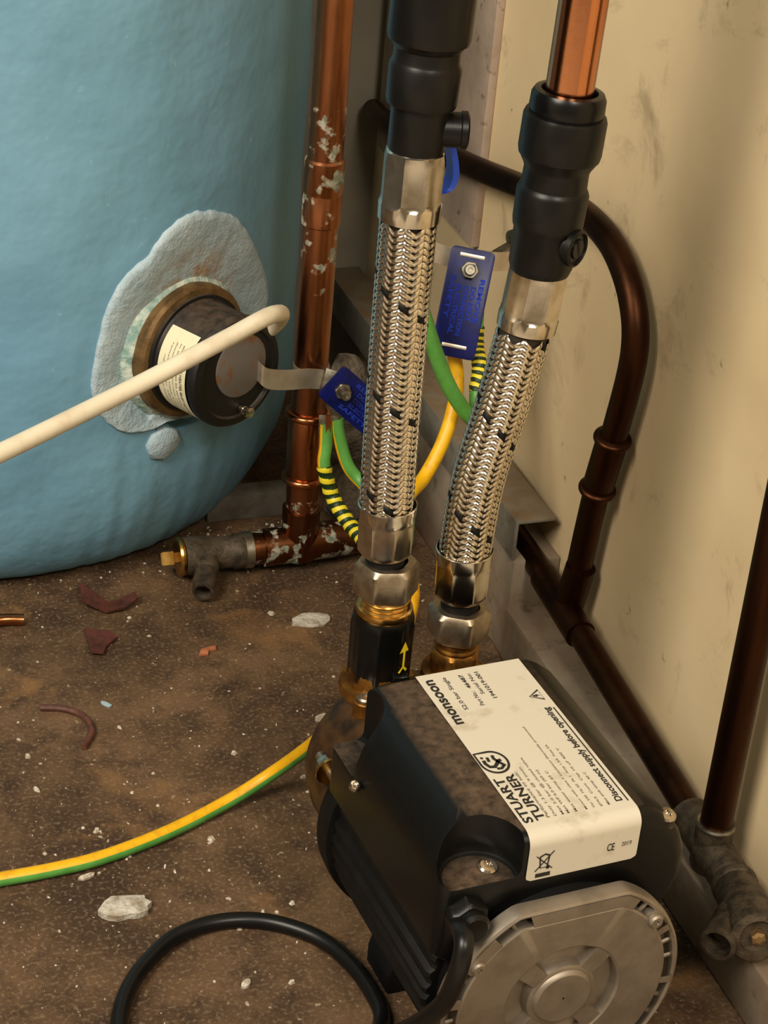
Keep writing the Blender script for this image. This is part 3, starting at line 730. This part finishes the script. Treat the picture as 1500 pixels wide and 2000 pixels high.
# hose on the inlet (leaning and gently curved)
h2pts = [(.3608, .8, .181), (.3600, .8, .20), (.3628, .8, .246), (.3712, .8, .289), (.3785, .8, .332), (.3808, .8, .352), (.3812, .8, .357)]
hose2, at2, L2 = braided('braided_hose', h2pts, 'curved braided steel hose leaning right above the pump label', .0205, .1432, 2.2)
b = MB(); ferrule(b, (.3606, .8, .1795), (-.02, 0, 1), [(.0085, 0, 0), (.0122, .0005, .3), (.0142, .0035, 1), (.0144, .0190, 1), (.0141, .0210, .5), (.0141, .0225, 0), (.0145, .0278, 0), (.0140, .0282, 0), (.0134, .0270, 0), (.0131, .0205, 0)], (0, -1, 0), PI/8*2+.05); b.build('lower_ferrule', 'chrome', hose2, 28)
b = MB(); b.tube([(.3611, .8, .166), (.3606, .8, .1802)], .0098, 32); b.build('rubber_seal', 'rubber', hose2)
b = MB(); hexnut(b, (.3612, .8, .1560), (0, 0, 1), .0285, .0175, .0102, (0, -1, 0), .0); b.build('union_nut', 'nickel', hose2)
tp = V((.10, .0, 1)).normalized(); t0 = V((.3783, .8, .327))
b = MB(); ferrule(b, t0, tp, [(.0128, 0, 0), (.0142, .0005, 0), (.0144, .0065, 0), (.0143, .0075, .6), (.0141, .0095, 1), (.0141, .0275, 1), (.0134, .0310, .6), (.0118, .0320, 0)], (0, -1, 0), PI/8+.12+PI/16*2); b.build('upper_ferrule', 'chrome', hose2, 28)

# ================================================================== push-fit isolating valves
def pushfit(name, org, ax, label, prof, boss):
    root = thing(name, tuple(org), label, 'valve', 'push-fit isolating valves')
    ax = V(ax).normalized(); b = MB(); b.rev(prof['body'], org, ax, 56); b.build('body', 'black_plastic', root, 32)
    b = MB(); b.rev(prof['collar'], org, ax, 56, lambda th, i: 1+(.008 if (int(th/(2*PI)*56) % 4) < 2 and i in (2, 3) else 0)); b.build('collet_collar', 'black_plastic', root, 32)
    if 'ring' in prof: b = MB(); b.rev(prof['ring'], org, ax, 56); b.build('release_ring', 'black_gloss', root, 32)
    t, bd, blen, br = boss; bd = V(bd).normalized(); c_ = V(org)+ax*t
    b = MB(); b.rev([(br*.92, .004), (br*.92, blen-.003), (br, blen-.0025), (br, blen), (br*.86, blen+.0008), (br*.80, blen-.0006), (br*.55, blen-.0006), (br*.5, blen+.0006), (.0004, blen+.0006)], c_, bd, 32); bo = b.build('valve_boss', 'black_plastic', root, 32)
    b = MB(); s = bd.cross(ax).normalized(); s = (ax*.92+s*.25).normalized(); q = bd.cross(s); p = c_+bd*(blen+.0007)
    b.add([p+s*a_*br*.45+q*c2*.0009 for a_, c2 in ((-1, -1), (1, -1), (1, 1), (-1, 1))], [(0, 1, 2, 3)]); b.build('screw_slot', 'rubber', bo)
    return root
V2 = V((.3815, .8, .3560)); ax2 = V((.045, 0, 1))
pushfit('isolating_valve', V2, ax2, 'black push-fit valve joining the bright copper pipe to the leaning hose',
    dict(body=[(.010, -.0005), (.0138, .0005), (.0150, .004), (.0152, .021), (.0160, .0225), (.0165, .0255), (.0168, .0395), (.0160, .0415), (.0152, .0425), (.0150, .0505), (.0158, .0525), (.0185, .0570)],
         collar=[(.0150, .0560), (.0186, .0568), (.0190, .0590), (.0190, .0745), (.0184, .0765), (.0165, .0770)],
         ring=[(.0150, .0765), (.0168, .0768), (.0172, .0785), (.0170, .0845), (.0158, .0868), (.0130, .0872), (.0122, .0855), (.0118, .078)]),
    (.0165, (.55, -.80, 0), .0178, .0088))
V1 = V((.3145, .8, .4165)); ax1 = V((.03, 0, 1))
pushfit('isolating_valve', V1, ax1, 'black push-fit valve with side screw on top of the straight hose',
    dict(body=[(.010, -.0005), (.0118, .0005), (.0128, .003), (.0130, .0225), (.0152, .0230), (.0158, .0245), (.0160, .0400), (.0150, .0420), (.0146, .0430), (.0146, .0480), (.0155, .0490), (.0172, .0520)],
         collar=[(.0150, .0510), (.0178, .0515), (.0182, .0535), (.0182, .0900), (.0178, .0915), (.015, .0920)]),
    (.0120, (1, -.30, 0), .0212, .0085))
cp_ = V2 + ax2.normalized()*.07
b = MB(); b.tube([V2+ax2.normalized()*.070, V2+V((.034, 0, 1)).normalized()*.42], .0110, 40)
tag(b.build('copper_supply_pipe', 'copper_bright'), 'bright clean copper pipe entering the right push-fit valve from above', 'pipe')
b = MB(); b.tube([V1+ax1.normalized()*.080, V1+ax1.normalized()*.36], .0110, 40)
tag(b.build('copper_delivery_pipe', 'copper_bright'), 'copper pipe above the left push-fit valve', 'pipe')
# blue tag loop hanging behind the left valve
b = MB(); sp = smooth([(.3330, .8150, .418), (.3362, .8180, .413), (.3388, .8190, .405), (.3395, .8190, .398), (.3370, .8180, .393), (.3320, .8160, .392)], 6)
rows = []
for i, p in enumerate(sp):
    k = i/(len(sp)-1); hw_ = .0045
    rows.append([p+V((0, -hw_, 0)), p+V((.0030, -hw_, .0)), p+V((.0030, hw_, 0)), p+V((0, hw_, 0))])
b.grid(rows); tag(b.build('blue_tag_loop', 'tie_blue'), 'small bright blue plastic loop hanging behind the left valve', 'plastic tag')

# ================================================================== dark pipework on the right wall
bent = thing('bent_copper_pipe', (.497, .942, .05), 'dark tarnished copper pipe bending over along the cream wall behind the hoses', 'pipe')
b = MB(); bp_ = smooth([(.500, 1.365, .231), (.497, 1.3207, .2366), (.497, 1.1908, .2585), (.497, 1.089, .2800), (.497, 1.020, .2960), (.497, .9830, .3005), (.497, .9470, .2960), (.497, .9200, .2790), (.497, .9085, .2520), (.497, .9157, .2034), (.497, .928, .153), (.497, .939, .0679)], 10)
b.tube(bp_, .0078, 24); b.build('tube', 'copper_brown', bent)
q0, q1 = V((.497, .9183, .193)), V((.497, .9275, .155)); axq = (q0-q1).normalized()
b = MB(); presscoup(b, q1, axq, .0080, .0, (q0-q1).length, .0023); b.build('press_coupling', 'copper_brown', bent, 60)
b = MB(); b.tube([(.497, .9335, .110-.012), (.4955, .9400, .0640)], .0092, 24); b.tube([(.4935, .9720, .0672), (.4925, .9130, .0632)], .0094, 24); b.build('bottom_tee', 'copper_brown', bent, 50)
b = MB(); hp = [(.4935, 1.12, .0712), (.4932, 1.0005, .0695), (.4930, .9332, .0652), (.4920, .8555, .0586), (.4905, .7592, .0512), (.4900, .7430, .0500)]
b.tube(smooth(hp, 6), .0078, 24); tag(b.build('skirting_pipe', 'copper_brown'), 'dark copper pipe lying along the skirting from the angle to the drain valve', 'pipe')
dp = thing('dark_riser_pipe', (.489, .730, .05), 'dark brown copper pipe at the right edge dropping into the drain tee', 'pipe')
b = MB(); b.tube([(.489, .7280, .052), (.489, .7270, .60)], .0086, 28); b.build('tube', 'copper_brown', dp)
b = MB(); b.rev([(.0087, .066), (.0100, .0655), (.0102, .0620), (.0102, .040), (.009, .037)], (.489, .728, 0), n=28); b.tube([(.4895, .756, .0508), (.4885, .699, .0480)], .0108, 28); b.build('drain_tee', 'gunmetal', dp, 50)
b = MB(); b.rev([(.0088, .0645), (.0104, .0648), (.0106, .0660), (.0100, .0672), (.0087, .0672)], (.489, .728, 0), n=28); b.build('solder_ring', 'zinc', dp)
d2 = thing('drain_valve', (.487, .68, .03), 'corroded brass drain valve with branching outlet in the lower right corner', 'valve')
ax3 = V((-.27, -.94, .19)).normalized(); o3 = V((.4885, .700, .0480))
b = MB(); b.rev([(.0112, -.002), (.0122, .0), (.0122, .004), (.0112, .005), (.0120, .012), (.0135, .030), (.0138, .040), (.0130, .044)], o3, ax3, 32); b.build('body', 'gunmetal', d2, 50)
b = MB(); b.rev([(.004, .043), (.0142, .0435), (.0146, .047), (.0138, .052), (.0095, .053), (.0090, .050), (.004, .0495)], o3, ax3, 32); b.build('gland_nut', 'gunmetal', d2)
b = MB(); b.rev([(.0035, .046), (.0038, .054), (.002, .055)], o3, ax3, 6); b.build('spindle', 'brass_dull', d2, 20)
b = MB(); o4 = o3+ax3*.018; ax4 = V((-.72, -.69, .03)).normalized()
b.rev([(.0090, 0), (.0094, .018), (.0088, .020), (.0094, .023), (.0088, .026), (.0094, .029), (.0092, .039), (.0072, .0395), (.0066, .028), (.001, .0275)], o4, ax4, 28); b.build('hose_outlet', 'gunmetal', d2, 40)

# ================================================================== earth clamps and bonding wires
def bluetag(parent, O, U, Vv, w, h, hole_v, slots):
    """plastic tag in the plane O + u*U + v*Vv, rounded corners, embossed lettering"""
    U, Vv = V(U).normalized(), V(Vv); Vv = (Vv-U*Vv.dot(U)).normalized(); N = U.cross(Vv); O = V(O); r = .003
    poly = []
    for cx, cy, a0 in ((w/2-r, h-r, 0), (-w/2+r, h-r, 90), (-w/2+r, r, 180), (w/2-r, r, 270)):
        for k in range(4): t = math.radians(a0+k*30); poly.append((cx+r*math.cos(t), cy+r*math.sin(t)))
    b = MB(); b.prism(poly, O, U, Vv, .0012, .0002); tg = b.build('blue_tag', 'tag_blue', parent, 35, label='dark blue embossed plastic tag')
    b = MB(); fm2 = lambda u, v: O+U*v+Vv*u+N*.0016
    tl = ['SAFETY', 'ELECTRICAL', 'CONNECTION', 'DO NOT', 'REMOVE']
    for k, s_ in enumerate(tl):
        vv = -w*.38 + k*w*.165
        u0, u1 = h*(.34 if abs(k-2) < 2 else .26), h*(.66 if len(s_) < 8 else .80)
        text(b, s_, lambda u, v: O-U*v+Vv*u+N*.0016, u0, u1, vv, vv+w*.11, .02)
    b.build('embossed_lettering', 'tag_emboss', tg)
    for v0 in slots:
        b = MB(); b.box((-w*.28, v0-.0011, .0006), (w*.28, v0+.0011, .0016), .0003); 
        X = Matrix((U, Vv, N)).transposed().to_4x4(); X.translation = O; b.xform(X); b.build('slot', 'tin_strap', tg)
    return O, U, Vv, N
ca = thing('earth_clamp', (LX, LY, .1394), 'earth clamp on the copper riser with tilted blue tag and shiny strap end', 'clamp', 'earth clamps')
b = MB(); b.rev([(.0113, -.006), (.0119, -.0058), (.0119, .0058), (.0113, .006)], (LX, LY, .146), (0, 0, 1), 40); b.build('band', 'tin_strap', ca)
b = MB(); sp = smooth([(.386, 1.1070, .1470), (.374, 1.1030, .1505), (.358, 1.096, .1545), (.345, 1.0905, .1590), (.3400, 1.0900, .1625), (.3385, 1.0945, .1635)], 8)
rows = [[p+V((0, .0004, .0068)), p+V((0, -.0004, .0068)), p+V((0, -.0010, -.0068)), p+V((0, -.0002, -.0068))] for p in sp]
b.grid(rows); b.build('strap_end', 'tin_strap', ca, 50, label='bright flat metal strap end')
b = MB()
b.prism([(0, 0), (.012, 0), (.012, .018), (0, .018)], (.3835, 1.1010, .139), (.9, -.35, -.25), (.2, .2, 1), .0012, .0002); b.prism([(0, 0), (.014, 0), (.014, .016), (0, .016)], (.3835, 1.1010, .139), (-.1, .95, .1), (.2, .2, 1), .0012, .0002)
b.prism([(0, 0), (.013, 0), (.013, .014), (0, .014)], (.3825, 1.0980, .1120), (.95, -.25, 0), (0, .1, 1), .0012, .0003); b.build('clamp_jaw', 'zinc', ca)
Oa = V((.3862, 1.0935, .1535)); Ua = V((.0178, .001, .0195)); Va = V((.024, -.007, -.0300))
Oa, Ua, Va, Na = bluetag(ca, Oa, -Ua, Va, .0255, .060, 0, ())
b = MB(); hexnut(b, Oa+Va*.0105+Na*.0012, Na, .0095, .004, .002, Ua); b.rev([(.0034, 0), (.0034, .0125), (.0028, .0135), (.0014, .0135), (.0012, .0125), (.0001, .0125)], Oa+Va*.0105, Na, 18); b.build('clamp_screw', 'zinc', ca)
def gy(name, pts, r, label, turn=0.0, width=.36, mats=('wire_green', 'wire_yellow'), group=None, per=9):
    n = 20
    def mi(i, j): return 1 if ((j/n + turn) % 1) < width else 0
    b = MB(); b.tube(smooth(pts, per), r, n, True, mi); return tag(b.build(name, list(mats)), label, 'wire', group)
def taped(name, pts, r, label, root_pts, t0, t1, turns, turn=0.0):
    """green/yellow wire wound with striped sleeve over part of its length"""
    root = thing(name, tuple(V(pts[0])), label, 'wire'); n = 20
    b = MB(); b.tube(smooth(pts, 9), r, n, True, lambda i, j: 1 if ((j/n+turn) % 1) < .3 else 0); b.build('conductor', ['wire_green', 'wire_yellow'], root)
    P = smooth(pts, 60); a, c_ = int(t0*len(P)), int(t1*len(P)); seg = P[a:c_]; L = len(seg)
    b = MB(); b.tube(seg, [r*1.16*(1+.05*math.sin(i/L*turns*2*PI)) for i in range(L)], n, True, lambda i, j: 1 if ((i/L*turns + j/n) % 1) < .47 else 0); b.build('striped_sleeve', ['wire_dark_green', 'tape_yellow'], root, label='green and yellow striped sleeve')
    return root
taped('earth_wire', [(.3870, 1.0965, .1200), (.3865, 1.0935, .1060), (.3852, 1.0900, .0931), (.3908, 1.0850, .0724), (.3974, 1.0700, .0611), (.4025, 1.0520, .0570), (.4050, 1.0400, .0540), (.4060, 1.030, .051), (.4063, 1.015, .025), (.404, .990, .0046), (.385, .930, .0046)], .0042, 'green earth wire with striped sleeve dropping from the riser clamp', None, .20, .62, 12, .88)
b = MB(); 
for k in range(4): b.tube([(.3855+.0009*k, 1.0935, .128), (.3858+.0007*k, 1.0915, .1105)], .0006, 6)
b.build('bare_strands', 'copper_bright', bpy.data.objects['earth_wire'])
gy('earth_wire', [(.3938, 1.0960, .1230), (.3952, 1.0945, .1125), (.4016, 1.0900, .0913), (.4103, 1.0800, .0815), (.4131, 1.050, .0842), (.4001, 1.000, .0943), (.3883, .970, .0919), (.378, .950, .0947), (.3600, .900, .0950), (.345, .824, .095)], .0042, 'short green earth wire curving behind the straight hose from the riser clamp', .85, .22)
cb = thing('earth_clamp', (.445, 1.03, .25), 'earth clamp between the hoses with upright dark blue tag', 'clamp', 'earth clamps')
b = MB(); sp = smooth([(.4200, 1.058, .2600), (.4360, 1.046, .2550), (.4550, 1.045, .2520), (.4720, 1.048, .2480), (.4900, 1.056, .2450)], 6)
rows = [[p+V((0, .0004, .0062)), p+V((0, -.0004, .0062)), p+V((0, -.0004, -.0062)), p+V((0, .0004, -.0062))] for p in sp]
b.grid(rows); b.build('strap', 'tin_strap', cb, 50, label='flat metal strap')
b = MB(); b.tube([(.4400, 1.012, .2605), (.4440, 1.050, .2560)], .0032, 14); b.build('spacer', 'zinc', cb)
b = MB(); b.tube([(.489, 1.07, .252), (.506, 1.075, .254)], .006, 18); b.tube([(.470, 1.052, .249), (.492, 1.066, .2515)], .004, 14); b.build('wall_fixing', 'zinc', cb)
Ob = V((.4434, 1.0210, .2695)); Ub = V((-.0270, .0120, .0030)); Vb = V((-.0154, -.021, -.0550))
Ob, Ub, Vb, Nb = bluetag(cb, Ob, Ub, Vb, .0262, .0640, 0, (.0042, .0575))
b = MB(); hexnut(b, Ob+Vb*.0125+Nb*.0012, Nb, .0095, .004, .002, Ub); b.rev([(.0034, 0), (.0034, .0085), (.0028, .0095), (.0014, .0095), (.0012, .0085), (.0001, .0085)], Ob+Vb*.0125, Nb, 18); b.build('clamp_screw', 'zinc', cb)
gy('earth_wire', [(.394, 1.0, .75), (.394, 1.0, .45), (.396, .995, .36), (.397, .992, .30), (.3980, .990, .262), (.4023, .982, .2420), (.4165, .980, .2076), (.4299, .980, .1863), (.4412, .980, .1717), (.4400, .968, .145), (.4340, .955, .115), (.419, .925, .068), (.402, .885, .020), (.390, .860, .0050)], .0046, 'thick green earth wire slanting down between the two hoses', .36, .10)
gy('earth_wire', [(.4335, 1.026, .228), (.4330, 1.014, .2131), (.4346, 1.004, .1893), (.4246, .990, .1646), (.4099, .980, .1438), (.3951, .965, .1416), (.3824, .950, .1361), (.3759, .930, .1315), (.3734, .905, .1299), (.3697, .885, .1270), (.3622, .870, .1180), (.3486, .850, .1050), (.3400, .822, .098)], .0042, 'yellow earth wire sweeping from the upright tag down behind the straight hose', .31, .62)
taped('earth_wire', [(.4470, 1.014, .232), (.4466, 1.010, .2138), (.4463, 1.000, .2018), (.4415, .990, .1871), (.4440, .984, .1718), (.4480, .982, .150), (.4450, .972, .115), (.430, .940, .068), (.413, .900, .020), (.402, .878, .0045)], .0040, 'striped earth wire emerging beside the upright tag and passing behind the leaning hose', None, .05, .31, 9, .6)
gy('floor_earth_cable', [(.3260, .800, .122), (.3150, .800, .1190), (.3081, .802, .1165), (.3062, .8227, .0900), (.3055, .8583, .0500), (.2959, .8803, .0200), (.2687, .8773, .0062), (.2292, .8605, .0042), (.1893, .8477, .0042), (.1607, .8438, .0042), (.1333, .8427, .0042), (.093, .8412, .0042), (.02, .835, .0042)], .0040, 'green and yellow earth cable curving across the brown floor to the pump', .27, .50)

# pump's black mains lead
b = MB(); kp = smooth([(.2945, .640, .1345), (.2940, .618, .1345), (.2915, .606, .1405), (.2895, .5975, .1390), (.2870, .5955, .1250), (.2845, .6010, .1040), (.2790, .6180, .0760), (.2770, .6400, .0500), (.2830, .6640, .0220), (.2925, .6850, .0070), (.2985, .7020, .0044), (.2960, .7295, .0044), (.2868, .7543, .0044), (.2705, .7714, .0044), (.251, .781, .0044), (.2293, .7823, .0044), (.2083, .7747, .0044), (.1878, .7557, .0044), (.1756, .7364, .0044), (.1692, .7164, .0044), (.1675, .6892, .0044), (.175, .64, .0044)], 9)
b.tube(kp, .0043, 18); tag(b.build('mains_cable', 'cable_black'), 'black rubber mains cable looping over the floor from the pump', 'cable')

# ================================================================== litter on the floor
def flake(name, x, y, pts, th, mat, label, cat, rot=0, curl=0, group=None):
    b = MB(); c_, s_ = math.cos(rot), math.sin(rot); n = len(pts); rows = []
    for sc, z in ((1, .0003), (1, th), (.55, th*1.3), (.02, th*1.1)):
        rows.append([V((x+(px*c_-py*s_)*sc, y+(px*s_+py*c_)*sc, z + curl*(px*px+py*py)*sc*40)) for px, py in pts])
    b.grid(rows); o_ = len(b.v)-n; b.f.append(tuple(range(n-1, -1, -1))); b.mi.append(0)
    return tag(b.build(name, mat, sharp=40), label, cat, group)
flake('brown_shard', .2476, 1.0955, [(-.018, -.004), (-.020, .012), (-.008, .004), (.004, .001), (.016, .008), (.018, .001), (.010, -.006), (-.002, -.011)], .002, 'shard', 'large curled reddish brown shard on the floor below the blue cylinder', 'shard', -.25, .4)
flake('brown_shard', .2320, 1.0536, [(-.010, .012), (.006, .011), (.011, .004), (.004, -.004), (.002, -.014), (-.006, -.013), (-.007, -.002)], .002, 'shard', 'smaller brown shard in front of the large one on the floor', 'shard', -.2, .3)
flake('orange_chip', .2959, 1.0316, [(-.007, -.003), (-.003, .003), (.007, .004), (.006, .0), (.001, .0), (-.001, -.004)], .0015, 'chip_orange', 'small orange chip lying alone on the brown floor', 'chip', .1)
b = MB(); b.tube(smooth([(.1830, .9930, .0022), (.1960, .9890, .0022), (.2060, .9790, .0022), (.2080, .9640, .0022), (.2000, .9490, .0022)], 8), .0020, 10); tag(b.build('wire_offcut', 'offcut'), 'short curved brown wire offcut on the floor', 'wire offcut')
b = MB(); b.tube(smooth([(.160, 1.0850, .004), (.176, 1.0880, .0045), (.1900, 1.0860, .0040)], 6), .0038, 12)
tag(b.build('copper_scrap', 'copper_fitting'), 'scrap of copper at the left edge of the floor', 'scrap')
def blob(n, rx, ry, seed): return [(rx*math.cos(2*PI*k/n)*(1+.35*noise.noise(V((k*1.3, seed, 0)))), ry*math.sin(2*PI*k/n)*(1+.35*noise.noise(V((seed, k*1.7, 4))))) for k in range(n)]
flake('plaster_flake', .1929, .8071, blob(16, .014, .008, 1), .004, 'plaster', 'largest pale plaster flake, near the black cable loop', 'plaster flake')
flake('plaster_flake', .2393, .7383, blob(10, .0035, .002, 5), .002, 'crumbs', 'white plaster sliver inside the black cable loop', 'plaster flake', .8)
flake('plaster_flake', .3705, 1.052, blob(14, .013, .008, 9), .0015, 'plaster', 'thin grey plaster patch on the floor left of the black check valve', 'plaster flake')
flake('plaster_flake', .1785, .838, blob(9, .005, .002, 11), .0015, 'crumbs', 'white plaster curl just below the floor earth cable', 'plaster flake', .3)
flake('foam_flake', .222, .990, blob(9, .004, .0018, 14), .0012, 'blue_flake', 'small pale blue foam flake between brown shard and earth cable', 'foam flake', -.9)
flake('plaster_flake', .345, .948, blob(9, .005, .003, 17), .0012, 'plaster', 'grey plaster flake beside the yellow cable near the pump', 'plaster flake', .4)
# countless crumbs of dust and plaster
b = MB()
rng = random.Random(3)
for k in range(900):
    if k < 600: x, y = rng.uniform(.02, .46), rng.uniform(.62, 1.18)
    elif k < 800: x, y = rng.gauss(.33, .03), rng.gauss(1.15, .02)
    else: x, y = rng.gauss(.27, .06), rng.gauss(.84, .05)
    if x > .470 or y > 1.18 or (.28 < x < .41 and .60 < y < .83): continue
    if (x-TX)**2+(y-TY)**2 < (TR-.03)**2: continue
    r = min(.0028, .0003+rng.expovariate(1/.00042)); el = rng.uniform(.4, 1); a_ = rng.uniform(0, PI); h = r*rng.uniform(.3, .8)
    pts = [(r*math.cos(t), r*el*math.sin(t)) for t in [2*PI*j/5+rng.uniform(-.3, .3) for j in range(5)]]
    vs = [V((x+p*math.cos(a_)-q*math.sin(a_), y+p*math.sin(a_)+q*math.cos(a_), 0)) for p, q in pts]
    top = [v.lerp(V((x, y, 0)), .35)+V((0, 0, h)) for v in vs]
    b.add(vs+top, [(0, 1, 6, 5), (1, 2, 7, 6), (2, 3, 8, 7), (3, 4, 9, 8), (4, 0, 5, 9), (5, 6, 7, 8, 9)])
o = b.build('floor_crumbs', 'crumbs', kind='stuff'); tag(o, 'scattered pale crumbs of plaster and dust over the brown floor', 'crumbs')
